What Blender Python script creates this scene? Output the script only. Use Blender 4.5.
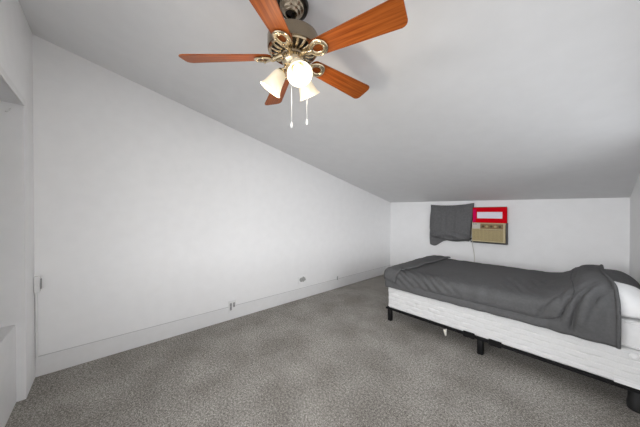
import bpy, bmesh, math, random
from mathutils import Vector, Matrix, noise
random.seed(7)
for o in list(bpy.data.objects): bpy.data.objects.remove(o)
C = bpy.context.scene.collection
scene = bpy.context.scene
PI = math.pi
R = math.radians

# ------------------------------------------------------------ camera, light, exposure
YAW = math.atan2(270, 241)
cam_d = bpy.data.cameras.new('camera'); cam = bpy.data.objects.new('camera', cam_d); C.objects.link(cam)
cam_d.sensor_width = 36; cam_d.lens = 241/640*36; cam_d.clip_start = 0.02
cam.location = (3.08, 0.0, 1.37)
cam.rotation_euler = (R(90-0.42), 0, YAW)
cam_d.shift_y = 0.0024
scene.camera = cam

w = bpy.data.worlds.new('daylight'); scene.world = w; w.use_nodes = True
w.node_tree.nodes['Background'].inputs['Color'].default_value = (0.93, 0.96, 1.0, 1)
w.node_tree.nodes['Background'].inputs['Strength'].default_value = 2.0

def area(name, loc, rot, sx, sy, energy, col=(1, 1, 1)):
    l = bpy.data.lights.new(name, 'AREA'); l.shape = 'RECTANGLE'; l.size = sx; l.size_y = sy
    l.energy = energy; l.color = col
    o = bpy.data.objects.new(name, l); C.objects.link(o); o.location = loc; o.rotation_euler = rot
    return o
# daylight through the window in the right-hand wall (behind the camera's right shoulder)
area('window_daylight_right', (6.6, 0.55, 1.85), (R(4), R(83), 0), 1.7, 2.2, 180, (0.985, 0.99, 1.0))
# added frontal fill light, shining in through an added window behind the camera
area('added_fill_front', (2.10, -3.6, 1.90), (R(84), 0, 0), 3.2, 1.4, 250, (0.985, 0.99, 1.0))

vs = scene.view_settings
scene.display_settings.display_device = 'sRGB'
vs.view_transform = 'Standard'; vs.look = 'None'; vs.gamma = 1.0; vs.use_curve_mapping = False
vs.exposure = 0.0

# ------------------------------------------------------------ materials
def mat(name, col, rough=0.6, metal=0.0, spec=None, emit=None, estr=0.0):
    m = bpy.data.materials.new(name); m.use_nodes = True
    b = m.node_tree.nodes['Principled BSDF']
    b.inputs['Base Color'].default_value = (*col, 1); b.inputs['Roughness'].default_value = rough
    b.inputs['Metallic'].default_value = metal
    if spec is not None: b.inputs['Specular IOR Level'].default_value = spec
    if emit:
        b.inputs['Emission Color'].default_value = (*emit, 1); b.inputs['Emission Strength'].default_value = estr
    return m
def noisy(m, scale, amt, c2=None, bump=0.0, dist=0.01, stretch=None, detail=4.0, lo=0.35, hi=0.65, coord='Object'):
    """noise-driven colour mix towards c2 and bump"""
    nt = m.node_tree; b = nt.nodes['Principled BSDF']
    tc = nt.nodes.new('ShaderNodeTexCoord'); mp = nt.nodes.new('ShaderNodeMapping')
    if stretch: mp.inputs['Scale'].default_value = stretch
    n = nt.nodes.new('ShaderNodeTexNoise'); n.inputs['Scale'].default_value = scale; n.inputs['Detail'].default_value = detail
    nt.links.new(tc.outputs[coord], mp.inputs['Vector']); nt.links.new(mp.outputs['Vector'], n.inputs['Vector'])
    if c2:
        r = nt.nodes.new('ShaderNodeValToRGB')
        r.color_ramp.elements[0].position = lo; r.color_ramp.elements[1].position = hi
        r.color_ramp.elements[0].color = b.inputs['Base Color'].default_value
        r.color_ramp.elements[1].color = (*c2, 1)
        nt.links.new(n.outputs['Fac'], r.inputs['Fac']); nt.links.new(r.outputs['Color'], b.inputs['Base Color'])
    if bump:
        bp = nt.nodes.new('ShaderNodeBump'); bp.inputs['Strength'].default_value = bump; bp.inputs['Distance'].default_value = dist
        nt.links.new(n.outputs['Fac'], bp.inputs['Height']); nt.links.new(bp.outputs['Normal'], b.inputs['Normal'])
    return m
M = {}
M['wall'] = noisy(mat('wall_paint', (0.88, 0.88, 0.885), 0.55, spec=0.25), 9, 1, (0.90, 0.90, 0.905), 0.12, 0.004)
M['ceiling'] = noisy(mat('ceiling_paint', (0.79, 0.79, 0.795), 0.7, spec=0.2), 7, 1, (0.81, 0.81, 0.815), 0.12, 0.004)
M['trim'] = noisy(mat('trim_paint', (0.82, 0.82, 0.825), 0.4, spec=0.35), 14, 1, (0.80, 0.80, 0.80), 0.08, 0.002)
M['shade_line'] = mat('painted_shade_line', (0.58, 0.58, 0.58), 0.8)  # shade line along the baseboard tops, put into the colour
M['plate'] = mat('outlet_plastic', (0.80, 0.80, 0.80), 0.35)
M['socket'] = mat('socket_grey', (0.36, 0.36, 0.36), 0.5)
M['slot'] = mat('slot_black', (0.03, 0.03, 0.03), 0.6)
M['scuff'] = mat('scraped_plaster', (0.40, 0.40, 0.39), 0.9)
M['black'] = mat('black_powder_coat', (0.006, 0.006, 0.0065), 0.5, spec=0.2)
M['rubber'] = mat('black_plastic', (0.008, 0.008, 0.008), 0.55)
M['sheet'] = noisy(mat('white_sheet', (0.80, 0.80, 0.80), 0.85, spec=0.1), 25, 1, (0.77, 0.77, 0.77), 0.25, 0.01)
M['pillow'] = noisy(mat('white_pillowcase', (0.82, 0.82, 0.82), 0.85, spec=0.1), 9, 1, (0.80, 0.80, 0.80), 0.35, 0.03)
M['ticking'] = noisy(mat('white_ticking', (0.72, 0.72, 0.72), 0.75, spec=0.15), 220, 1, (0.66, 0.66, 0.66), 0.3, 0.002)
M['comforter'] = noisy(mat('charcoal_microfibre', (0.094, 0.094, 0.096), 0.8, spec=0.18), 60, 1, (0.108, 0.108, 0.110), 0.15, 0.004)
M['piping'] = mat('comforter_seam', (0.05, 0.05, 0.052), 0.85)
M['greycloth'] = noisy(mat('grey_cloth', (0.125, 0.125, 0.128), 0.85, spec=0.12), 40, 1, (0.15, 0.15, 0.153), 0.2, 0.004)
M['red'] = mat('red_board', (0.66, 0.0, 0.008), 0.6, spec=0.05)
M['magenta'] = mat('magenta_board', (0.66, 0.004, 0.09), 0.6, spec=0.05)
M['whiteboard'] = mat('white_strip', (0.80, 0.81, 0.90), 0.5)
M['tan'] = mat('aged_tan_plastic', (0.56, 0.475, 0.28), 0.5)
M['tan_grille'] = mat('tan_grille', (0.50, 0.40, 0.20), 0.55)
M['tan_dark'] = mat('tan_recess', (0.10, 0.075, 0.03), 0.7)
M['acgrey'] = mat('pale_control_plate', (0.55, 0.52, 0.46), 0.5)
M['brown'] = mat('brown_controls', (0.25, 0.155, 0.06), 0.5)
M['darkframe'] = mat('dark_window_frame', (0.055, 0.05, 0.047), 0.5)
M['cord'] = mat('off_white_cord', (0.62, 0.60, 0.54), 0.5)
M['nickel'] = mat('brushed_nickel', (0.30, 0.245, 0.18), 0.27, 1.0)
M['nickel_bright'] = mat('polished_nickel', (0.70, 0.58, 0.40), 0.20, 1.0)
M['nickel_dark'] = mat('dark_nickel', (0.05, 0.045, 0.04), 0.3, 0.8)
M['shade'] = mat('frosted_glass_lit', (0.85, 0.78, 0.62), 0.35, emit=(1.0, 0.80, 0.50), estr=0.20)
M['bulb'] = mat('lit_bulb', (1, 0.95, 0.85), 0.4, emit=(1.0, 0.86, 0.62), estr=0.8)
M['chain'] = mat('white_bead_chain', (0.62, 0.62, 0.62), 0.4)

# carpet: cut pile of mixed grey yarns
m = mat('grey_carpet', (0.2, 0.2, 0.2), 0.95, spec=0.05); M['carpet'] = m
nt = m.node_tree; b = nt.nodes['Principled BSDF']
tc = nt.nodes.new('ShaderNodeTexCoord')
n1 = nt.nodes.new('ShaderNodeTexNoise'); n1.inputs['Scale'].default_value = 165; n1.inputs['Detail'].default_value = 3; n1.inputs['Roughness'].default_value = 0.9
n2 = nt.nodes.new('ShaderNodeTexNoise'); n2.inputs['Scale'].default_value = 2.6; n2.inputs['Detail'].default_value = 6
r1 = nt.nodes.new('ShaderNodeValToRGB')
e = r1.color_ramp.elements
e[0].position = 0.33; e[0].color = (0.065, 0.061, 0.056, 1)
e[1].position = 0.68; e[1].color = (0.80, 0.765, 0.715, 1)
k = e.new(0.50); k.color = (0.325, 0.309, 0.287, 1)
r2 = nt.nodes.new('ShaderNodeValToRGB')
r2.color_ramp.elements[0].position = 0.35; r2.color_ramp.elements[0].color = (0.77, 0.76, 0.75, 1)
r2.color_ramp.elements[1].position = 0.65; r2.color_ramp.elements[1].color = (1.06, 1.06, 1.06, 1)
mx = nt.nodes.new('ShaderNodeMix'); mx.data_type = 'RGBA'; mx.blend_type = 'MULTIPLY'; mx.inputs['Factor'].default_value = 1
bp = nt.nodes.new('ShaderNodeBump'); bp.inputs['Strength'].default_value = 0.5; bp.inputs['Distance'].default_value = 0.008
for n in (n1, n2): nt.links.new(tc.outputs['Object'], n.inputs['Vector'])
nt.links.new(n1.outputs['Fac'], r1.inputs['Fac']); nt.links.new(n2.outputs['Fac'], r2.inputs['Fac'])
nt.links.new(r1.outputs['Color'], mx.inputs['A']); nt.links.new(r2.outputs['Color'], mx.inputs['B'])
n3 = nt.nodes.new('ShaderNodeTexNoise'); n3.inputs['Scale'].default_value = 64; n3.inputs['Detail'].default_value = 2; n3.inputs['Roughness'].default_value = 0.8
r3 = nt.nodes.new('ShaderNodeValToRGB')
r3.color_ramp.elements[0].position = 0.36; r3.color_ramp.elements[0].color = (0.60, 0.592, 0.585, 1)
r3.color_ramp.elements[1].position = 0.62; r3.color_ramp.elements[1].color = (1.28, 1.28, 1.27, 1)
mx2 = nt.nodes.new('ShaderNodeMix'); mx2.data_type = 'RGBA'; mx2.blend_type = 'MULTIPLY'; mx2.inputs['Factor'].default_value = 1
nt.links.new(tc.outputs['Object'], n3.inputs['Vector']); nt.links.new(n3.outputs['Fac'], r3.inputs['Fac'])
nt.links.new(mx.outputs['Result'], mx2.inputs['A']); nt.links.new(r3.outputs['Color'], mx2.inputs['B'])
nt.links.new(mx2.outputs['Result'], b.inputs['Base Color'])
nt.links.new(n1.outputs['Fac'], bp.inputs['Height']); nt.links.new(bp.outputs['Normal'], b.inputs['Normal'])

# cherry wood of the fan blades, grain along local X
m = mat('cherry_wood', (0.30, 0.075, 0.02), 0.38, spec=0.15); M['wood'] = m
nt = m.node_tree; b = nt.nodes['Principled BSDF']
tc = nt.nodes.new('ShaderNodeTexCoord'); mp = nt.nodes.new('ShaderNodeMapping'); mp.inputs['Scale'].default_value = (0.6, 14, 14)
n1 = nt.nodes.new('ShaderNodeTexNoise'); n1.inputs['Scale'].default_value = 5; n1.inputs['Detail'].default_value = 6; n1.inputs['Distortion'].default_value = 0.6
r1 = nt.nodes.new('ShaderNodeValToRGB')
r1.color_ramp.elements[0].position = 0.30; r1.color_ramp.elements[0].color = (0.20, 0.040, 0.006, 1)
r1.color_ramp.elements[1].position = 0.72; r1.color_ramp.elements[1].color = (0.46, 0.125, 0.022, 1)
nt.links.new(tc.outputs['Object'], mp.inputs['Vector']); nt.links.new(mp.outputs['Vector'], n1.inputs['Vector'])
nt.links.new(n1.outputs['Fac'], r1.inputs['Fac']); nt.links.new(r1.outputs['Color'], b.inputs['Base Color'])

# clear window pane
m = bpy.data.materials.new('window_glass'); m.use_nodes = True; M['glass'] = m
nt = m.node_tree; nt.nodes.clear()
out = nt.nodes.new('ShaderNodeOutputMaterial'); tr = nt.nodes.new('ShaderNodeBsdfTransparent'); gl = nt.nodes.new('ShaderNodeBsdfGlossy')
gl.inputs['Roughness'].default_value = 0.02
ms = nt.nodes.new('ShaderNodeMixShader'); ms.inputs['Fac'].default_value = 0.06
nt.links.new(tr.outputs[0], ms.inputs[1]); nt.links.new(gl.outputs[0], ms.inputs[2]); nt.links.new(ms.outputs[0], out.inputs[0])

# ------------------------------------------------------------ mesh helpers
def obj(name, bm, m, parent=None, smooth=False, loc=None, recalc=True):
    if recalc: bmesh.ops.recalc_face_normals(bm, faces=bm.faces)
    me = bpy.data.meshes.new(name); bm.to_mesh(me); bm.free()
    for mm in (m if isinstance(m, (list, tuple)) else [m]): me.materials.append(mm)
    if smooth:
        for p in me.polygons: p.use_smooth = True
        if smooth != 'all': me.set_sharp_from_angle(angle=R(smooth if smooth is not True else 40))
    o = bpy.data.objects.new(name, me); C.objects.link(o)
    if parent: o.parent = parent
    if loc: o.location = loc
    return o
def thing(name, label, cat, loc=(0, 0, 0), rotz=0, group=None):
    o = bpy.data.objects.new(name, None); C.objects.link(o); o.empty_display_size = 0.05
    o.location = loc; o.rotation_euler = (0, 0, rotz); o['label'] = label; o['category'] = cat
    if group: o['group'] = group
    return o
def tag(o, label, cat, group=None):
    o['label'] = label; o['category'] = cat
    if group: o['group'] = group
    return o
def struct(name, bm, m, parent=None, smooth=False):
    o = obj(name, bm, m, parent, smooth)
    if not parent: o['kind'] = 'structure'
    return o
def box(bm, x0, x1, y0, y1, z0, z1, bev=0.0, seg=2, mi=0):
    r = bmesh.ops.create_cube(bm, size=1)
    vv = r['verts']
    for v in vv: v.co = Vector((x0+(v.co.x+.5)*(x1-x0), y0+(v.co.y+.5)*(y1-y0), z0+(v.co.z+.5)*(z1-z0)))
    fs = {f for v in vv for f in v.link_faces}
    for f in fs: f.material_index = mi
    if bev:
        es = list({e for v in vv for e in v.link_edges})
        bmesh.ops.bevel(bm, geom=es, offset=bev, segments=seg, affect='EDGES', profile=0.5)
def lathe(bm, prof, seg=32, c=(0, 0, 0), mtx=None):
    rows = []
    for (r, z) in prof:
        if r < 1e-6: rows.append([bm.verts.new((c[0], c[1], c[2]+z))])
        else: rows.append([bm.verts.new((c[0]+r*math.cos(2*PI*i/seg), c[1]+r*math.sin(2*PI*i/seg), c[2]+z)) for i in range(seg)])
    for a, b_ in zip(rows, rows[1:]):
        for i in range(seg):
            j = (i+1) % seg
            if len(a) == 1 and len(b_) == 1: continue
            if len(a) == 1: bm.faces.new((a[0], b_[i], b_[j]))
            elif len(b_) == 1: bm.faces.new((a[i], a[j], b_[0]))
            else: bm.faces.new((a[i], a[j], b_[j], b_[i]))
    if mtx:
        for row in rows:
            for v in row: v.co = mtx @ v.co
def tube(bm, pts, r, seg=8, flat=None, closed=False):
    """tube along pts; flat=(rw, rh): elliptical section, rh along world Z"""
    pts = [Vector(p) for p in pts]; n = len(pts); rows = []
    for i, p in enumerate(pts):
        if closed: t = pts[(i+1) % n]-pts[i-1]
        else: t = pts[min(i+1, n-1)]-pts[max(i-1, 0)]
        t.normalize()
        up = Vector((0, 0, 1)) if abs(t.z) < 0.95 else Vector((1, 0, 0))
        s = t.cross(up).normalized(); u = s.cross(t).normalized()
        ra, rb = flat if flat else ((r[i], r[i]) if isinstance(r, (list, tuple)) else (r, r))
        rows.append([bm.verts.new(p+s*ra*math.cos(2*PI*k/seg)+u*rb*math.sin(2*PI*k/seg)) for k in range(seg)])
    pairs = list(zip(rows, rows[1:])) + ([(rows[-1], rows[0])] if closed else [])
    for a, b_ in pairs:
        for k in range(seg): bm.faces.new((a[k], a[(k+1) % seg], b_[(k+1) % seg], b_[k]))
    if not closed:
        bm.faces.new(rows[0][::-1]); bm.faces.new(rows[-1])
def prism(bm, poly, z0, z1):
    a = [bm.verts.new((x, y, z0)) for x, y in poly]; b_ = [bm.verts.new((x, y, z1)) for x, y in poly]
    bm.faces.new(a[::-1]); bm.faces.new(b_)
    for i in range(len(poly)):
        j = (i+1) % len(poly); bm.faces.new((a[i], a[j], b_[j], b_[i]))
def grid(bm, nu, nv, fn):
    vs_ = [[bm.verts.new(fn(i/(nu-1), j/(nv-1))) for j in range(nv)] for i in range(nu)]
    for i in range(nu-1):
        for j in range(nv-1): bm.faces.new((vs_[i][j], vs_[i+1][j], vs_[i+1][j+1], vs_[i][j+1]))
    return vs_
def ss(a, b_, x):
    t = max(0.0, min(1.0, (x-a)/(b_-a))); return t*t*(3-2*t)
def nz(x, y, z=0.0): return noise.noise(Vector((x, y, z)))

# ------------------------------------------------------------ room shell
XR, YB, YF = 3.415, 4.94, -0.44          # right wall, back (knee) wall, front wall behind the camera
ZB_L, ZB_R, ZF = 1.619, 1.570, 2.855     # ceiling heights
def zc(x, y):
    t = (y-YF)/(YB-YF); return ZF*(1-t)+(ZB_L+(ZB_R-ZB_L)*x/XR)*t
T = 0.12
bm = bmesh.new(); box(bm, -T, XR+T, YF-1.0, YB+T, -0.1, 0); struct('floor', bm, M['carpet'])
# sloping ceiling slab
bm = bmesh.new()
lo = [bm.verts.new((x, y, zc(x, y))) for x, y in ((-T, YF-1.0), (XR+T, YF-1.0), (XR+T, YB+T), (-T, YB+T))]
hi = [bm.verts.new(v.co+Vector((0, 0, 0.1))) for v in lo]
bm.faces.new(lo); bm.faces.new(hi[::-1])
for i in range(4): bm.faces.new((lo[i], lo[(i+1) % 4], hi[(i+1) % 4], hi[i]))
struct('ceiling', bm, M['ceiling'])
def slab_poly(poly, axis, a0, a1):
    """vertical wall: polygon in (horizontal, z) extruded across axis"""
    bm = bmesh.new()
    mk = (lambda h, z, a: (a, h, z)) if axis == 'x' else (lambda h, z, a: (h, a, z))
    A = [bm.verts.new(mk(h, z, a0)) for h, z in poly]; B = [bm.verts.new(mk(h, z, a1)) for h, z in poly]
    bm.faces.new(A); bm.faces.new(B[::-1])
    for i in range(len(poly)):
        j = (i+1) % len(poly); bm.faces.new((A[i], A[j], B[j], B[i]))
    return bm
def add_poly(bm, poly, axis, a0, a1):
    mk = (lambda h, z, a: (a, h, z)) if axis == 'x' else (lambda h, z, a: (h, a, z))
    A = [bm.verts.new(mk(h, z, a0)) for h, z in poly]; B = [bm.verts.new(mk(h, z, a1)) for h, z in poly]
    bm.faces.new(A); bm.faces.new(B[::-1])
    for i in range(len(poly)):
        j = (i+1) % len(poly); bm.faces.new((A[i], A[j], B[j], B[i]))
bm = slab_poly([(YF-1.0, 0), (YB+T, 0), (YB+T, zc(0, YB+T)), (YF-1.0, zc(0, YF-1.0))], 'x', -T, 0)
struct('wall_left', bm, M['wall'])
bm = slab_poly([(0, 0), (XR, 0), (XR, zc(XR, YB)), (0, zc(0, YB))], 'y', YB, YB+T)
struct('wall_back', bm, M['wall'])
# right wall with a window opening (out of frame)
wy0, wy1, wz0, wz1 = 0.20, 3.15, 0.90, 1.90
bm = bmesh.new()
def zr(y): return zc(XR, y)
add_poly(bm, [(YF, 0), (wy0, 0), (wy0, zr(wy0)), (YF, zr(YF))], 'x', XR, XR+T)
add_poly(bm, [(wy1, 0), (YB+T, 0), (YB+T, zr(YB+T)), (wy1, zr(wy1))], 'x', XR, XR+T)
add_poly(bm, [(wy0, 0), (wy1, 0), (wy1, wz0), (wy0, wz0)], 'x', XR, XR+T)
add_poly(bm, [(wy0, wz1), (wy1, wz1), (wy1, zr(wy1)), (wy0, zr(wy0))], 'x', XR, XR+T)
struct('wall_right', bm, M['wall'])
# front wall: pier in the corner, alcove with a header, added window, rest
AX0, AX1, AZ = 0.318, 1.05, 2.160
vx0, vx1, vz0, vz1 = 1.15, 3.30, 0.45, 2.12
bm = bmesh.new()
box(bm, 0, AX0, YF-1.0, YF, 0, zc(0, YF))
box(bm, AX0, AX1, YF-0.9, YF, AZ, zc(0, YF))
box(bm, AX0, AX1, YF-1.0, YF-0.9, 0, zc(0, YF))
box(bm, AX1, vx0, YF-1.0, YF, 0, zc(0, YF))
box(bm, vx0, vx1, YF-T, YF, 0, vz0); box(bm, vx0, vx1, YF-T, YF, vz1, zc(0, YF))
box(bm, vx1, XR, YF-T, YF, 0, zc(0, YF))
struct('wall_front', bm, M['wall'])
bm = bmesh.new(); box(bm, AX0+0.012, AX1, YF+0.0005, YF+0.012, AZ-0.012, AZ+0.035, 0.003, 1); struct('trim_1', bm, M['trim'])
# low boxed-in ledge inside the alcove
bm = bmesh.new(); box(bm, AX0, AX1, YF-0.9, YF-0.045, 0, 0.565, 0.003, 1); struct('wall_ledge', bm, M['trim'])
# window frames
def window(name, along, a0, a1, z0, z1, pos):
    bm = bmesh.new(); g = bmesh.new(); t = 0.045
    def bx(bm_, u0, u1, v0, v1, p0, p1):
        if along == 'y': box(bm_, p0, p1, u0, u1, v0, v1)
        else: box(bm_, u0, u1, p0, p1, v0, v1)
    p0, p1 = pos
    bx(bm, a0, a0+t, z0, z1, p0, p1); bx(bm, a1-t, a1, z0, z1, p0, p1)
    bx(bm, a0+t, a1-t, z0, z0+t, p0, p1); bx(bm, a0+t, a1-t, z1-t, z1, p0, p1)
    zm = (z0+z1)/2; bx(bm, a0+t, a1-t, zm-0.018, zm+0.018, p0, p1)
    o = struct(name, bm, M['trim'])
    pm = (p0+p1)/2; bx(g, a0+t, a1-t, z0+t, z1-t, pm-0.002, pm+0.002); obj('window_pane', g, M['glass'], o)
window('window_1', 'y', wy0, wy1, wz0, wz1, (XR+0.03, XR+0.07))
window('window_added_front', 'x', vx0, vx1, vz0, vz1, (YF-0.07, YF-0.03))  # unseen window, added to let in the frontal fill light
# baseboards: flat board, with a grey strip painting the shade line on top
BH = 0.172
bm = bmesh.new(); box(bm, 0.0005, 0.008, YF+0.001, YB-0.001, 0, BH-0.008, 0.002, 1)
bl = struct('baseboard_left', bm, M['trim'])
bm = bmesh.new(); box(bm, 0.0005, 0.005, YF+0.001, YB-0.001, BH-0.008, BH-0.001); obj('cap_shade_strip', bm, M['shade_line'], bl)
bm = bmesh.new(); box(bm, 0.021, XR-0.021, YB-0.020, YB-0.0005, 0, BH-0.008, 0.002, 1)
bk = struct('baseboard_back', bm, M['trim'])
bm = bmesh.new(); box(bm, 0.021, XR-0.021, YB-0.011, YB-0.0005, BH-0.008, BH-0.001); obj('cap_shade_strip', bm, M['shade_line'], bk)
bm = bmesh.new(); box(bm, XR-0.020, XR-0.0005, YF+0.001, YB-0.001, 0, BH-0.008, 0.002, 1); struct('baseboard_right', bm, M['trim'])

# ------------------------------------------------------------ bed
BX0, BX1, BY0, BY1 = 1.348, 3.385, 2.70, 4.07
ZR, ZS, ZM = 0.169, 0.428, 0.623
fr = thing('bedstead', 'black metal bed frame on short legs carrying the white box spring', 'bed frame', (BX0, BY0, 0))
def L(bm): 
    for v in bm.verts: v.co -= Vector((BX0, BY0, 0))
    return bm
for y0, y1 in ((BY0-0.004, BY0+0.030), (BY1-0.030, BY1+0.004)):
    bm = bmesh.new(); box(bm, BX0-0.015, BX1, y0, y1, ZR-0.026, ZR-0.002, 0.003, 1); obj('side_rail', L(bm), M['black'], fr)
for x0 in (BX0-0.014, 2.355, BX1-0.032):
    bm = bmesh.new(); box(bm, x0, x0+0.032, BY0+0.030, BY1-0.030, ZR-0.032, ZR-0.003, 0.003, 1); obj('cross_rail', L(bm), M['black'], fr)
for y in (BY0+0.024, (BY0+BY1)/2, BY1-0.024):
    for x in (1.380, 2.376):
        bm = bmesh.new(); box(bm, x-0.024, x+0.024, y-0.022, y+0.022, 0.0, ZR-0.030, 0.004, 2)
        obj('leg', L(bm), M['black'], fr, 40)
    bm = bmesh.new()
    lathe(bm, [(0, 0.0), (0.036, 0.0), (0.044, 0.006), (0.046, 0.020), (0.046, 0.055), (0.042, 0.075), (0.041, ZR-0.003), (0, ZR-0.003)], 24, (3.305, y+0.03 if y < 3 else y, 0))
    lg = obj('leg', L(bm), M['rubber'], fr, 40); lg['label'] = 'thick rounded black foot'
for x in (2.285, 2.500):
    bm = bmesh.new(); box(bm, x-0.050, x+0.050, BY0-0.016, BY0-0.0045, ZR-0.034, ZR+0.022, 0.003, 1)
    for dx in (-0.03, 0.03): box(bm, x+dx-0.006, x+dx+0.006, BY0-0.020, BY0-0.015, ZR-0.035, ZR-0.023, 0.002, 1)
    obj('retainer_clip', L(bm), M['black'], fr)

# box spring: quilted white sides
def rrect(x0, x1, y0, y1, r, n=10):
    pts = []
    for cx_, cy_, a0 in ((x1-r, y1-r, 0), (x0+r, y1-r, 90), (x0+r, y0+r, 180), (x1-r, y0+r, 270)):
        for i in range(n+1):
            a = R(a0+90*i/n); pts.append((cx_+r*math.cos(a), cy_+r*math.sin(a), math.cos(a), math.sin(a)))
    return pts
def densify(pts, step):
    out = []; acc = 0
    for i in range(len(pts)):
        a = pts[i]; b_ = pts[(i+1) % len(pts)]; d = math.hypot(b_[0]-a[0], b_[1]-a[1]); n = max(1, int(d/step))
        for k in range(n):
            t = k/n; nx, ny = a[2]+(b_[2]-a[2])*t, a[3]+(b_[3]-a[3])*t; l = math.hypot(nx, ny) or 1
            out.append((a[0]+(b_[0]-a[0])*t, a[1]+(b_[1]-a[1])*t, nx/l, ny/l, acc+d*t))
        acc += d
    return out
def quilt(s, v):
    """puff of brick-laid quilting: s along the side, v up it"""
    rh, cw = 0.0465, 0.135
    row = math.floor(v/rh); fs = ((s+0.5*cw*(row % 2)) % cw)/cw; fv = (v/rh) % 1
    wob = 0.06*math.sin(s*30)
    a = min(1, max(0, 5.0*min(fs, 1-fs))); b_ = min(1, max(0, 6.0*min((fv+wob) % 1, 1-(fv+wob) % 1)))
    return min(a*a*(3-2*a), b_*b_*(3-2*b_))*(1.0+0.9*((row+math.floor((s+0.5*cw*(row % 2))/cw)) % 2))
sp = densify(rrect(BX0, BX1, BY0, BY1, 0.045), 0.0105)
bm = bmesh.new(); rows = []
H = ZS-ZR
zs = [0, 0.004, 0.010] + [0.010+(H-0.022)*i/54 for i in range(1, 54)] + [H-0.012, H-0.005, H]
for zi in zs:
    e_ = min(zi, H-zi); ins = 0.010*(1-min(1, e_/0.010))**2
    row = []
    for x, y, nx, ny, s in sp:
        q = 0.0036*quilt(s, zi-0.004)*ss(0.004, 0.014, e_) - ins + 0.003*nz(s*5, zi*6, 3)
        row.append(bm.verts.new((x+nx*(q-0.006), y+ny*(q-0.006), ZR+zi)))
    rows.append(row)
for a, b_ in zip(rows, rows[1:]):
    for i in range(len(sp)):
        j = (i+1) % len(sp); bm.faces.new((a[i], a[j], b_[j], b_[i]))
bm.faces.new(rows[0][::-1]); bm.faces.new(rows[-1])
bs = obj('box_spring', bm, M['ticking'], None, 60)
tag(bs, 'white quilted box spring on the black metal frame under the grey comforter', 'box spring')
bm = bmesh.new(); lathe(bm, [(0, 0.002), (0.009, 0.002), (0.011, 0.006), (0.019, 0.005), (0.022, 0.0)], 20, (0, 0, 0), Matrix.Translation((3.285, BY0-0.0015, 0.390)) @ Matrix.Rotation(R(90), 4, 'X'))
obj('vent_grommet', bm, M['plate'], bs, 40)
bm = bmesh.new(); box(bm, 3.200, 3.368, BY0-0.006, BY0-0.002, ZR+0.004, ZR+0.034, 0.0015, 1); o = obj('corner_guard', bm, M['sheet'], bs); o['label'] = 'smooth white strip at the bottom corner'
bm = bmesh.new()
def tagfn(u, v): return (2.06+0.038*(u-.5)*(1-0.6*v)+0.012*v, BY0-0.010-0.01*math.sin(v*2.5), ZR-0.030-0.062*v-0.006*math.sin(u*5))
grid(bm, 6, 8, tagfn); lt = obj('law_tag', bm, M['cord'], bs, 'all'); lt.modifiers.new('s', 'SOLIDIFY').thickness = 0.002

# mattress
bm = bmesh.new(); rows = []
mp_ = densify(rrect(BX0+0.012, BX1-0.004, BY0+0.022, BY1-0.012, 0.06), 0.02)
prof = [(-0.03, 0.0), (-0.008, 0.006), (0, 0.018), (0.003, 0.06), (0.004, 0.10), (0.003, 0.14), (0, 0.172), (-0.010, 0.186), (-0.03, 0.192)]
for off, z in prof:
    rows.append([bm.verts.new((x+nx*off+nx*0.004*nz(s*7, z*14), y+ny*(off+0.006*nz(s*6, z*12, 5)), ZS+0.001+z)) for x, y, nx, ny, s in mp_])
for a, b_ in zip(rows, rows[1:]):
    for i in range(len(mp_)):
        j = (i+1) % len(mp_); bm.faces.new((a[i], a[j], b_[j], b_[i]))
bm.faces.new(rows[0][::-1]); bm.faces.new(rows[-1])
mt = tag(obj('mattress', bm, M['sheet'], None, 'all'), 'mattress in a white sheet, showing between the white pillow and the box spring', 'mattress')
for z in (0.014, 0.178):
    bm = bmesh.new(); tube(bm, [(x+nx*0.002, y+ny*0.002, ZS+z+0.002*math.sin(s*40)) for x, y, nx, ny, s in mp_], 0.006, 6, closed=True)
    obj('piping', bm, M['sheet'], mt, 'all')

# pillows
ZP = ZS+0.194
def pil_h(u, v): return max(0.0, 1-abs(u)**2.6)**0.55*max(0.0, 1-abs(v)**3.0)**0.5
def pil_pos(P, u, v, side):
    x0, x1, y0, y1, h = P
    pin = 1-0.07*(u*u*v*v) 
    cx_, cy_ = (x0+x1)/2, (y0+y1)/2
    hh = h*pil_h(u, v)
    z = ZP+0.036+(hh*0.82 if side > 0 else -min(0.034, hh*0.25))
    if side > 0: z += 0.012*nz(u*2.2+P[2], v*2.2, 1.7)*min(1, hh/h*2)
    return Vector((cx_+(x1-x0)/2*u*(1-0.05*v*v)*pin, cy_+(y1-y0)/2*v*(1-0.04*u*u)*pin, z))
def pillow(name, P, m, label):
    bm = bmesh.new(); n = 34
    g = [math.sin(PI/2*(-1+2*i/(n-1))) for i in range(n)]
    top = [[bm.verts.new(pil_pos(P, a, b_, 1)) for b_ in g] for a in g]
    bot = [[top[i][j] if i in (0, n-1) or j in (0, n-1) else bm.verts.new(pil_pos(P, g[i], g[j], -1)) for j in range(n)] for i in range(n)]
    for i in range(n-1):
        for j in range(n-1):
            bm.faces.new((top[i][j], top[i+1][j], top[i+1][j+1], top[i][j+1]))
            bm.faces.new((bot[i][j], bot[i][j+1], bot[i+1][j+1], bot[i+1][j]))
    o = tag(obj(name, bm, m, None, 'all'), label, 'pillow')
    return o
PW = (2.93, 3.405, 2.715, 3.36, 0.185)
PD = (2.93, 3.405, 3.40, 4.04, 0.175)
pw = pillow('bed_pillow', PW, M['pillow'], 'white pillow at the head of the bed, half under the grey comforter')
pd = pillow('bed_pillow', PD, M['greycloth'], 'dark grey pillow behind the white pillow at the head of the bed')
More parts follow.
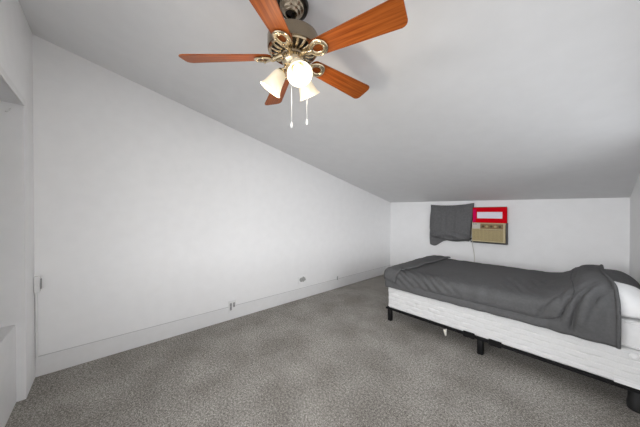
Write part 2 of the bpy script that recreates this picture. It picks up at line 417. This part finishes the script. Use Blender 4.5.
def pil_top(x, y):
    z = 0.0
    for P in (PW, PD):
        x0, x1, y0, y1, h = P
        u = (x-(x0+x1)/2)/((x1-x0)/2); v = (y-(y0+y1)/2)/((y1-y0)/2)
        z = max(z, 0.036+h*0.82*pil_h(max(-1, min(1, u)), max(-1, min(1, v*0.96))))if abs(u) < 1 and abs(v) < 1.08 else z
    return z

# comforter
RB = 0.07
CX0, CY0, CY1 = BX0+0.045, BY0+0.040, BY1-0.040      # where the cloth starts to bend down
CW = CY1-CY0; CL = 3.205-CX0
def send(t): return CL-0.038+0.052*(1-ss(-0.12, 0.80, t))
LS, LF = 0.245, 0.225
ZT = ZP+0.024
def bulge(x, y):
    k = ss(2.72, 3.14, x); edge = ss(-0.02, 0.20, y-BY0)*ss(-0.05, 0.30, BY1-y)
    return k*(0.045+0.120*edge)
def wr(s, t):
    """wrinkle height (m) in cloth space"""
    x = CX0+s
    d = 0.009*nz(s*3.1, t*3.1, 4)+0.0055*nz(s*10, t*6, 8)+0.003*nz(s*22, t*16, 3)
    # pull lines fanning from the folded-over foot end, on the near side
    a = ss(0.02, 0.22, s)*(1-ss(0.55, 0.95, s))*ss(-0.26, -0.05, t)*(1-ss(0.02, 0.20, t))
    d += a*0.014*math.sin((s*0.9+t*1.1)*62+2*nz(s*4, t*4))
    # soft vertical folds along the drop
    a = ss(0.5, 0.9, s)*(1-ss(0.0, 0.12, t))
    d += a*0.007*math.sin(s*34+3*nz(s*3, t*2, 2))
    # deep diagonal folds where it is bunched against the pillow
    for x0_, sl, dep, wd, t0, t1 in ((3.065, 0.40, 0.026, 0.016, -0.20, 0.10), (3.015, 0.52, 0.020, 0.014, -0.16, 0.16), (3.135, 0.30, 0.014, 0.014, -0.10, 0.20), (2.90, 0.62, 0.010, 0.016, -0.17, 0.05)):
        a = ss(t0-0.05, t0+0.05, t)*(1-ss(t1-0.08, t1+0.05, t)); g = x-(x0_+sl*t+0.012*math.sin(t*20))
        d += 1.9*a*(-dep*math.exp(-(g/wd)**2)+0.6*dep*math.exp(-((g-0.035)/0.026)**2))
    a = ss(2.35, 2.6, x)*(1-ss(2.85, 2.95, x))*ss(0.0, 0.1, t)*(1-ss(0.5, 0.8, t))
    d += a*0.009*math.sin((s+0.5*t)*55+3*nz(s*4, t*4, 9))
    # stitched border groove along the head edge and the near hem, with a round corner
    ex = 3.00-x; et = t-(-LS+0.07)
    rr = 0.16
    if ex < rr and et < rr: g = rr-math.hypot(max(0, rr-ex) if ex < rr else 0, rr-et)
    else: g = min(ex, et)
    if t < -0.05: d = max(d, -0.036)
    if s > 0.35: d -= 0.013*math.exp(-(g/0.010)**2); d += 0.008*math.exp(-((g+0.05)/0.04)**2)
    return d
def csurf(s, t, off=0.0):
    ds = max(0.0, -s); dt = max(0.0, -t, t-CW); sg = -1 if t < 0 else 1
    x, y = CX0+max(0, s), CY0+min(max(0, t), CW)
    m_ = max(ds, dt)
    top = ZT+bulge(x, y)+0.010*math.sin(PI*min(max(t/CW, 0), 1))
    pt = pil_top(x, y)
    if pt: top = max(top, ZP+pt+0.016)
    w_ = wr(s, t)+off
    if m_ < 0.03:
        k_ = ZP+pt+0.014 if pt else ZP+0.008
        w_ = max(w_, k_-top+off)
    if m_ == 0: return Vector((x, y, top+w_))
    dx, dy = -ds, sg*dt; l = math.hypot(dx, dy); dx /= l; dy /= l
    hang = RB*PI/2
    if m_ < hang: a = m_/RB; o_, dn, nh, nv = RB*math.sin(a), RB*(1-math.cos(a)), math.sin(a), math.cos(a)
    else: o_, dn, nh, nv = RB+0.05*(m_-hang), RB+(m_-hang), 1.0, 0.0
    # taller bulge at the pillow end: stretch the drop so that the hem stays level
    full = RB+(LS-hang); extra = top-ZT
    dn *= (full+max(0, extra))/full
    p = Vector((x+dx*(o_+nh*w_), y+dy*(o_+nh*w_), top-dn+nv*w_))
    if dt > 0 and sg < 0: p.y -= 0.04*ss(2.8, 3.05, x)*math.sin(min(1, m_/LS)*PI*0.8)
    return p
ns, nt_ = 190, 130
def cfn(u, v):
    t = -LS+v*(CW+2*LS); s = -LF+u*(CL+LF)+(send(t)-CL)*ss(0.8, 1.0, u)
    return csurf(s, t)
bm = bmesh.new(); grid(bm, ns, nt_, cfn)
cf = tag(obj('comforter', bm, M['comforter'], None, 'all'), 'charcoal grey comforter spread over the bed and pulled up to the pillows', 'comforter')
md = cf.modifiers.new('thick', 'SOLIDIFY'); md.thickness = 0.008; md.offset = 1; md.use_quality_normals = True
# rolled head-end edge
bm = bmesh.new()
tube(bm, [csurf(send(t)-0.004, t, 0.008) for t in [-LS+(CW+2*LS)*i/90 for i in range(91)]], 0.012, 8)
obj('rolled_edge', bm, M['comforter'], cf, 'all')
# stitched border seam along the near hem, turning up along the head edge
bm = bmesh.new(); xs_, tt_, rr_ = 3.00-CX0, -LS+0.065, 0.20
path = [(0.45+(xs_-rr_-0.45)*i/60, tt_) for i in range(61)]
path += [(xs_-rr_+rr_*math.sin(R(a)), tt_+rr_-rr_*math.cos(R(a))) for a in range(6, 91, 6)]
path += [(xs_-0.04*math.sin(i/40*PI), tt_+rr_+(CW+LS*0.6-tt_-rr_)*i/40) for i in range(1, 41)]
tube(bm, [csurf(a, b_, 0.008) for a, b_ in path], 0.0045, 6)
o = obj('border_seam', bm, M['piping'], cf, 'all')
# flap folded back over the foot end
def flap(u, v):
    tm = -0.085-0.09*u
    t = tm+v*(CW-tm+0.02)
    e_ = 0.145+0.07*ss(0.0, 0.35, t)+0.018*math.sin(t*9)+0.03*ss(0.9, CW, t)-0.015*(1-ss(-0.17, 0.0, t))
    s0 = -0.155+0.02*math.sin(t*5)
    s = s0+u*(e_-s0)
    th = 0.026+0.010*math.sin(PI*min(1, u*1.02))+0.012*ss(0.75, 0.95, u)*(1-ss(0.96, 1.0, u))
    p = csurf(s, t, th)
    p.z += 0.004*math.sin(PI*min(1, max(0, (t-0.55)/0.9)))*ss(0.1, 0.6, u)
    return p
bm = bmesh.new(); grid(bm, 40, 110, flap)
fl = obj('folded_flap', bm, M['comforter'], cf, 'all'); fl['label'] = 'flap of the comforter folded back over the foot end'
md = fl.modifiers.new('thick', 'SOLIDIFY'); md.thickness = 0.014; md.offset = -1

# ------------------------------------------------------------ back wall: air conditioner, red board, cloth, frame
AYF = YB-0.10       # front of the air conditioner
ax0, ax1, az0, az1 = 1.688, 2.168, 0.880, 1.206
# dark window frame round the unit
bm = bmesh.new()
box(bm, 2.170, 2.186, YB-0.085, YB-0.0005, 0.855, 1.206, 0.003, 1)
box(bm, 1.665, 2.170, YB-0.085, YB-0.0005, 0.855, 0.878, 0.003, 1)
box(bm, 1.665, 2.170, YB-0.030, YB-0.0005, 1.468, 1.478, 0.002, 1)
box(bm, 0.96, 1.665, YB-0.030, YB-0.0005, 0.90, 0.93, 0.002, 1)
struct('window_3', bm, M['darkframe'])
ac = thing('air_conditioner', 'tan window air conditioner set in the back wall under the red board', 'air conditioner', ((ax0+ax1)/2, YB, az0))
def LA(bm):
    for v in bm.verts: v.co -= Vector(((ax0+ax1)/2, YB, az0))
    return bm
bm = bmesh.new(); box(bm, ax0, ax1, AYF+0.012, YB-0.001, az0, az1, 0.006, 2); obj('housing', LA(bm), M['tan'], ac)
gx1, gz1 = ax1-0.030, 1.092
bm = bmesh.new()
t = 0.012
box(bm, ax0+0.004, ax1-0.004, AYF, AYF+0.012, az0+0.004, az0+0.020, 0.002, 1)
box(bm, gx1, ax1-0.004, AYF, AYF+0.012, az0+0.020, az1-0.004, 0.002, 1)
box(bm, ax0+0.004, gx1, AYF, AYF+0.012, gz1, gz1+0.012, 0.002, 1)
box(bm, ax0+0.004, ax0+0.012, AYF, AYF+0.012, az0+0.020, gz1, 0.002, 1)
box(bm, ax0+0.130, gx1, AYF, AYF+0.012, az1-0.018, az1-0.004, 0.002, 1)
obj('front_bezel', LA(bm), M['tan'], ac)
bm = bmesh.new()
box(bm, ax0+0.012, gx1, AYF+0.008, AYF+0.0118, az0+0.020, gz1, mi=1)
nsl = 24
for i in range(nsl):
    z = az0+0.022+(gz1-az0-0.024)*i/nsl; box(bm, ax0+0.012, gx1, AYF+0.002, AYF+0.008, z, z+0.0058)
for i in range(1, 8):
    x = ax0+0.012+(gx1-ax0-0.012)*i/8; box(bm, x-0.002, x+0.002, AYF+0.001, AYF+0.008, az0+0.020, gz1)
obj('grille', LA(bm), [M['tan_grille'], M['tan_dark']], ac, recalc=False)
bm = bmesh.new(); box(bm, ax0+0.006, ax0+0.128, AYF+0.002, AYF+0.012, gz1+0.014, az1-0.004, 0.002, 1); obj('name_plate', LA(bm), M['acgrey'], ac)
for x in (ax0+0.022, ax0+0.055):
    bm = bmesh.new(); box(bm, x, x+0.02, AYF, AYF+0.0022, az1-0.030, az1-0.018); obj('badge', LA(bm), M['slot'], ac)
bm = bmesh.new(); box(bm, ax0+0.130, gx1, AYF+0.006, AYF+0.012, gz1+0.012, az1-0.018); obj('control_panel', LA(bm), M['brown'], ac)
for i in range(5):
    x = ax0+0.165+i*0.060
    bm = bmesh.new(); lathe(bm, [(0, 0.016), (0.014, 0.016), (0.017, 0.012), (0.019, 0.0)], 20, (0, 0, 0), Matrix.Translation((x, AYF+0.006, (gz1+az1)/2-0.004)) @ Matrix.Rotation(R(90), 4, 'X'))
    box(bm, x-0.003, x+0.003, AYF-0.014, AYF-0.008, (gz1+az1)/2-0.018, (gz1+az1)/2+0.010)
    obj('control_knob', LA(bm), M['tan_grille'] if i % 2 else M['tan_dark'], ac, 40)
bm = bmesh.new()
cp = [(ax0+0.02, YB-0.012, 0.90), (ax0+0.010, YB-0.092, 0.865), (ax0-0.004, YB-0.045, 0.80), (ax0+0.006, YB-0.012, 0.70), (ax0+0.022, YB-0.012, 0.55), (ax0+0.015, YB-0.012, 0.40), (ax0+0.02, YB-0.030, 0.22), (ax0+0.02, YB-0.03, 0.19)]
pts = []
for i in range(len(cp)-1):
    p0, p1, p2, p3 = [Vector(cp[max(0, min(len(cp)-1, i+d_))]) for d_ in (-1, 0, 1, 2)]
    for q in range(8):
        u = q/8; pts.append(0.5*((2*p1)+(p2-p0)*u+(2*p0-5*p1+4*p2-p3)*u*u+(3*p1-p0-3*p2+p3)*u**3))
tube(bm, pts, 0.0055, 8); obj('power_cord', LA(bm), M['cord'], ac, 'all')
# red board with a white strip
rb = thing('red_board', 'bright red board with a white strip filling the window above the air conditioner', 'board', (1.93, YB, 1.224))
def LR(bm):
    for v in bm.verts: v.co -= Vector((1.93, YB, 1.224))
    return bm
bm = bmesh.new()
rx0, rx1, rz0, rz1 = 1.696, 2.182, 1.208, 1.470
sx0, sx1, sz0, sz1 = 1.758, 2.122, 1.282, 1.392
yb0, yb1 = YB-0.070, YB-0.050
box(bm, rx0, sx0, yb0, yb1, rz0, rz1); box(bm, sx1, rx1, yb0, yb1, rz0, rz1)
box(bm, sx0, sx1, yb0, yb1, rz0, sz0); box(bm, sx0, sx1, yb0, yb1, sz1, rz1)
obj('panel', LR(bm), M['red'], rb)
bm = bmesh.new(); box(bm, sx0, sx1, yb0+0.008, yb1, sz0, sz1); obj('white_strip', LR(bm), M['whiteboard'], rb)
bm = bmesh.new(); prism(bm, [(rx0, rz0), (rx0+0.040, rz0), (rx0+0.055, rz1-0.03), (rx0, rz1-0.03)], 0, 0.002)
for v in bm.verts: v.co = Vector((v.co.x, yb0-0.0002-v.co.z, v.co.y))
o = obj('faded_edge', LR(bm), M['magenta'], rb); o['label'] = 'magenta-tinged left edge'
# grey cloth hung over the other half of the window
cl = thing('window_cloth', 'dark grey cloth bunched and hung over the window, left of the air conditioner', 'cloth', (1.3, YB, 0.84))
hx0, hx1, hz0, hz1 = 0.935, 1.660, 0.862, 1.530
def cloth(u, v):
    # v: 0 top .. 1 bottom ; u: 0 left .. 1 right
    e_ = min(1, 7*min(u, 1-u)); eb = ss(0.82, 1.0, v)
    x = hx0+(hx1-hx0)*u+0.02*v*(u-0.5)*-1+0.012*math.sin(v*6+1)*(1-u)-0.02*(1-v)*(1-u)*0+0.045*(1-v)*ss(0.8, 1, u)
    top = hz1+0.014*(2*u-1)**2-0.012*math.sin(u*PI)+0.01*ss(0.85, 1, u)
    bot = hz0+0.03*ss(0.25, 0, u)+0.018*math.sin(u*7+0.4)
    z = top+(bot-top)*v
    d = 0.035+0.055*(e_**0.5)*(ss(0, 0.14, v)*0.6+0.4)+0.020*ss(0.55, 0.86, v)*(1-ss(0.93, 1, v))
    d += 0.006*math.sin(u*19+1.2*math.sin(v*3))*ss(0, 0.3, v)-0.012*sum(math.exp(-((u-q_-0.03*math.sin(v*3))/0.012)**2) for q_ in (0.27, 0.42, 0.62))+0.008*nz(u*4, v*4, 2)
    d += 0.016*math.sin(v*30+9*u*(1-u)*4)*ss(0.70, 0.85, v)*(1-ss(0.95, 1, v))
    d -= 0.06*(1-ss(0, 0.06, 1-v))*0.7
    return (x, YB-max(0.012, d), z)
bm = bmesh.new(); grid(bm, 60, 60, cloth)
o = obj('front_layer', bm, M['greycloth'], cl, 'all'); 
for v in o.data.vertices: v.co -= Vector((1.3, YB, 0.84))
o.modifiers.new('t', 'SOLIDIFY').thickness = 0.006
def cloth2(u, v):
    x = 0.925+0.70*u-0.012*math.sin(v*3)*(1-u)
    zt, zb = 1.10, 0.830-0.105*ss(0.42, 0.12, u)+0.052*ss(0.3, 0.7, u)+0.018*ss(0.0, 0.12, 0.12-u)-0.025*ss(0.7, 1, u)
    return (x, YB-0.014-0.025*math.sin(PI*min(1, u*1.1))*ss(0, 0.6, v)-0.006*math.sin(u*23), zt+(zb-zt)*v)
bm = bmesh.new(); grid(bm, 50, 20, cloth2)
o = obj('back_layer', bm, M['greycloth'], cl, 'all')
for v in o.data.vertices: v.co -= Vector((1.3, YB, 0.84))
o.modifiers.new('t', 'SOLIDIFY').thickness = 0.005

# ------------------------------------------------------------ left wall fittings
def outlet(y, z, w_, h_, label, n=2):
    o = thing('wall_outlet', label, 'outlet', (0, y, z))
    xb = 0.0085
    bm = bmesh.new(); box(bm, 0.001, xb+0.006, -w_/2, w_/2, -h_/2, h_/2, 0.003, 2); obj('cover_plate', bm, M['plate'], o)
    for k in range(n):
        c = (k-(n-1)/2)*w_*0.46
        bm = bmesh.new(); box(bm, xb+0.004, xb+0.008, c-0.013, c+0.013, -h_*0.34 if k == 0 else -h_*0.12, h_*0.30, 0.004, 2); rc = obj('receptacle', bm, M['socket'], o)
        for zz in ((-0.02, 0.02) if k == 0 else (0.005,)):
            for dy in (-0.006, 0.006):
                bm = bmesh.new(); box(bm, xb+0.0078, xb+0.0086, c+dy-0.0015, c+dy+0.0015, zz-0.006, zz+0.006)
                obj('slot', bm, M['slot'], rc)
    return o
outlet(1.222, 0.172, 0.090, 0.145, 'white wall outlet straddling the top of the baseboard on the left wall')
# small scraped patch jack
t_ = thing('wall_jack', 'small grey roughly plastered wall jack above the baseboard toward the bed', 'jack', (0, 2.372, 0.305))
bm = bmesh.new(); box(bm, 0.0005, 0.006, -0.085, 0.085, -0.06, 0.06, 0.003, 2); obj('cover_plate', bm, M['wall'], t_)
bm = bmesh.new()
random.seed(3)
poly = [(0.060*math.cos(a)*(0.75+0.5*random.random()), 0.040*math.sin(a)*(0.75+0.5*random.random())) for a in [2*PI*i/14 for i in range(14)]]
prism(bm, poly, 0, 0.005)
for v in bm.verts: v.co = Vector((0.006+v.co.z, v.co.x, v.co.y))
obj('rough_patch', bm, M['scuff'], t_)
bm = bmesh.new(); lathe(bm, [(0, 0.012), (0.007, 0.012), (0.009, 0.0)], 14, (0, 0, 0), Matrix.Translation((0.010, 0.0, 0.0)) @ Matrix.Rotation(R(90), 4, 'Y')); obj('socket', bm, M['socket'], t_, 40)
# little clip on top of the baseboard
t_ = thing('cable_clip', 'tiny white cable clip on top of the baseboard, nearest the back corner', 'clip', (0, 3.166, 0.165))
bm = bmesh.new(); box(bm, 0.0085, 0.020, 0.0, 0.030, -0.015, 0.060, 0.003, 2); obj('clip_body', bm, M['plate'], t_)
bm = bmesh.new(); tube(bm, [(0.014, -0.006, 0.055), (0.018, -0.008, 0.03), (0.016, -0.006, -0.01)], 0.006, 8); obj('cable_stub', bm, M['socket'], t_, 'all')
# surface box with raceway in the near corner
t_ = thing('surface_outlet_box', 'white surface-mounted box with a raceway down to the baseboard in the left corner', 'outlet', (0, -0.40, 0.172))
bm = bmesh.new(); box(bm, 0.0008, 0.050, -0.038, -0.006, 0.540, 0.675, 0.005, 2); obj('box_body', bm, M['plate'], t_)
bm = bmesh.new(); box(bm, 0.006, 0.030, -0.006, 0.002, 0.565, 0.650, 0.002, 1); obj('socket_face', bm, M['socket'], t_)
bm = bmesh.new(); box(bm, 0.0008, 0.016, -0.037, -0.022, -0.006, 0.540, 0.003, 1); obj('raceway', bm, M['trim'], t_)
# small hook by the alcove header
bm = bmesh.new(); tube(bm, [(AX0+0.0005, YF-0.06, 2.118), (AX0+0.012, YF-0.06, 2.114), (AX0+0.016, YF-0.062, 2.100), (AX0+0.012, YF-0.072, 2.089), (AX0+0.006, YF-0.082, 2.092)], 0.004, 8)
tag(obj('wire_hook', bm, M['trim'], None, 'all'), 'small wire hook on the alcove side just under the header', 'hook')

# ------------------------------------------------------------ ceiling fan
FX, FY = 1.96, 0.798
ZB = 2.252; RT = 0.613
fan = thing('ceiling_fan', 'ceiling fan with five cherry-wood blades and three lit frosted glass shades', 'ceiling fan', (FX, FY, ZB), YAW)
zcl = zc(FX, FY)-ZB
# canopy, tilted flat to the slope
slope = math.atan((ZF-zc(FX, YB))/(YB-YF))
tilt = Matrix.Translation((0, 0, zcl)) @ Matrix.Rotation(-YAW, 4, 'Z') @ Matrix.Rotation(-slope, 4, 'X')
bm = bmesh.new(); lathe(bm, [(0.070, -0.001), (0.084, -0.004), (0.090, -0.014), (0.091, -0.030), (0.088, -0.042), (0.080, -0.046), (0.070, -0.040)], 40, (0, 0, 0), tilt); cn = obj('canopy_ring', bm, M['nickel_dark'], fan, 40)
bm = bmesh.new(); lathe(bm, [(0.074, -0.036), (0.072, -0.044), (0.062, -0.056), (0.056, -0.058), (0.054, -0.066), (0.046, -0.072), (0.042, -0.074), (0.040, -0.082), (0.032, -0.088), (0.028, -0.088)], 40, (0, 0, 0), tilt)
obj('canopy', bm, M['nickel'], fan, 60)
bm = bmesh.new(); lathe(bm, [(0.0, 0.24), (0.0125, 0.24), (0.0125, 0.12), (0.024, 0.12), (0.024, 0.105), (0, 0.105)], 20); obj('downrod', bm, M['nickel_dark'], fan, 40)
# motor housing
bm = bmesh.new()
lathe(bm, [(0, 0.128), (0.030, 0.128), (0.034, 0.120), (0.085, 0.117), (0.128, 0.112), (0.140, 0.104), (0.143, 0.095), (0.143, 0.040), (0.140, 0.030), (0.132, 0.026), (0.128, 0.028)], 56)
obj('motor_housing', bm, M['nickel'], fan, 40)
bm = bmesh.new(); lathe(bm, [(0.129, 0.031), (0.100, 0.026), (0.066, 0.020), (0, 0.020)], 48); obj('motor_underside', bm, M['nickel_dark'], fan, 40)
bm = bmesh.new()
nv_ = 20
for i in range(nv_):
    a = 2*PI*i/nv_
    r0, r1, wv = 0.070, 0.126, 0.0075
    pts = [Vector((r0+(r1-r0)*k/6, 0, 0.016+0.010*(k/6)**1.5-0.004*math.sin(PI*k/6))) for k in range(7)]
    rm = Matrix.Rotation(a, 3, 'Z'); tube(bm, [rm @ p for p in pts], 0, 8, flat=(wv, 0.004))
lathe(bm, [(0.122, 0.022), (0.130, 0.020), (0.136, 0.026), (0.130, 0.031)], 48)
obj('vent_ring', bm, M['nickel_bright'], fan, 50)
# flywheel hub, switch housing
bm = bmesh.new(); lathe(bm, [(0, 0.020), (0.064, 0.020), (0.068, 0.014), (0.068, 0.002), (0.062, -0.004), (0, -0.004)], 40); obj('flywheel', bm, M['nickel'], fan, 40)
bm = bmesh.new(); lathe(bm, [(0, -0.004), (0.058, -0.004), (0.064, -0.010), (0.063, -0.034), (0.052, -0.052), (0.040, -0.060), (0.044, -0.066), (0.043, -0.080), (0.030, -0.094), (0.014, -0.100), (0.008, -0.112), (0, -0.114)], 36)
obj('switch_housing', bm, M['nickel_bright'], fan, 50)
# blades
def blade_bm():
    bm = bmesh.new(); outl = []
    r0, r1 = 0.122, RT; w0, w1 = 0.092, 0.138; cr = 0.030
    def hw(x): return (w0+(w1-w0)*min(1, (x-r0)/(r1-r0)*1.05))/2
    up = []
    for i in range(9):
        a = PI-PI/2*i/8; up.append((r0+0.035+0.035*math.cos(a), hw(r0+0.02)*0.45+hw(r0+0.02)*0.55*math.sin(a)))
    for i in range(1, 14): x = r0+0.035+(r1-cr-r0-0.035)*i/14; up.append((x, hw(x)))
    for i in range(9):
        a = PI/2-PI/2*i/8; up.append((r1-cr+cr*math.cos(a), hw(r1)-cr+cr*math.sin(a)))
    poly = up+[(x, -y) for x, y in reversed(up)]
    prism(bm, poly, -0.003, 0.003)
    es = [e_ for e_ in bm.edges if abs(e_.verts[0].co.z-e_.verts[1].co.z) < 1e-6]
    bmesh.ops.bevel(bm, geom=es, offset=0.0012, segments=1, affect='EDGES')
    return bm
def iron_bm():
    """horseshoe bracket under the blade root with a neck to the flywheel"""
    bm = bmesh.new()
    loop = [(0.166+0.042*math.cos(a), 0.034*math.sin(a)*(1.0+0.12*math.cos(a)), -0.010) for a in [2*PI*i/28 for i in range(28)]]
    tube(bm, loop, 0, 10, flat=(0.0135, 0.006), closed=True)
    neck = [(0.060, 0, 0.006), (0.080, 0, 0.002), (0.100, 0, -0.006), (0.115, 0, -0.011), (0.130, 0, -0.011)]
    tube(bm, neck, [0.016, 0.014, 0.012, 0.013, 0.011], 12)
    for x, y in ((0.203, 0.0), (0.166, 0.033), (0.166, -0.033)):
        bmesh.ops.create_uvsphere(bm, u_segments=10, v_segments=6, radius=0.0075, matrix=Matrix.Translation((x, y, -0.015)))
    return bm
bl0 = ir0 = None
for k, ph in enumerate((-32, 40, 112, 182, 257)):
    rot = Matrix.Rotation(R(ph), 4, 'Z') @ Matrix.Rotation(R(2.2 if ph == 182 else 0.9), 4, 'Y') @ Matrix.Rotation(R(-9 if ph == 257 else -17), 4, 'X')
    if bl0 is None:
        bl0 = obj('blade', blade_bm(), M['wood'], fan); ir0 = obj('blade_iron', iron_bm(), M['nickel_bright'], bl0, 50); b1, i1 = bl0, ir0
    else:
        b1 = bl0.copy(); C.objects.link(b1); b1.parent = fan; i1 = ir0.copy(); C.objects.link(i1); i1.parent = b1
    b1.matrix_local = rot
# light kit
shade_prof = [(0.024, 0.0), (0.030, -0.010), (0.036, -0.028), (0.041, -0.055), (0.047, -0.080), (0.053, -0.100), (0.061, -0.114), (0.064, -0.118)]
for ph in (-70, 50, 170):
    d = Vector((math.cos(R(ph)), math.sin(R(ph)), 0))
    neck = d*0.070+Vector((0, 0, -0.078)); ax = (d*0.068+Vector((0, 0, -0.095))).normalized()
    mtx = Matrix.Translation(neck) @ Vector((0, 0, -1)).rotation_difference(ax).to_matrix().to_4x4()
    bm = bmesh.new()
    tube(bm, [d*0.035+Vector((0, 0, -0.060)), d*0.052+Vector((0, 0, -0.058)), d*0.064+Vector((0, 0, -0.064)), neck], 0.009, 10)
    lathe(bm, [(0, 0.014), (0.020, 0.012), (0.026, 0.002), (0.028, -0.012), (0.027, -0.016)], 24, (0, 0, 0), mtx)
    arm = obj('lamp_arm', bm, M['nickel_bright'], fan, 50)
    bm = bmesh.new(); lathe(bm, shade_prof, 32, (0, 0, 0), mtx)
    sh = obj('lamp_shade', bm, M['shade'], arm, 'all'); sh.modifiers.new('t', 'SOLIDIFY').thickness = 0.003
    bm = bmesh.new(); lathe(bm, [(0, -0.012), (0.012, -0.014), (0.014, -0.03), (0.024, -0.050), (0.027, -0.066), (0.022, -0.082), (0.010, -0.092), (0, -0.094)], 20, (0, 0, 0), mtx)
    obj('bulb', bm, M['bulb'], arm, 'all')
    l = bpy.data.lights.new('lamp_glow', 'POINT'); l.energy = 2.6; l.color = (1.0, 0.86, 0.68); l.shadow_soft_size = 0.04
    lo_ = bpy.data.objects.new('lamp_glow', l); C.objects.link(lo_); lo_.parent = fan; lo_.location = mtx @ Vector((0, 0, -0.168))
# pull chains
for dx, dy, z1 in ((-0.004, -0.050, -0.395), (0.078, -0.030, -0.372)):
    bm = bmesh.new(); z0 = -0.085
    tube(bm, [(dx*0.6, dy*0.6, z0), (dx*0.9, dy*0.9, z0-0.012), (dx, dy, z0-0.04), (dx, dy, z1)], 0.0015, 6)
    for i in range(int((z0-0.04-z1)/0.010)):
        bmesh.ops.create_icosphere(bm, subdivisions=1, radius=0.0022, matrix=Matrix.Translation((dx, dy, z1+i*0.010)))
    ch = obj('pull_chain', bm, M['chain'], fan, 'all')
    bm = bmesh.new(); lathe(bm, [(0, 0.012), (0.003, 0.010), (0.006, -0.004), (0.007, -0.014), (0.004, -0.022), (0, -0.024)], 14, (dx, dy, z1)); obj('pull_knob', bm, M['chain'], ch, 'all')
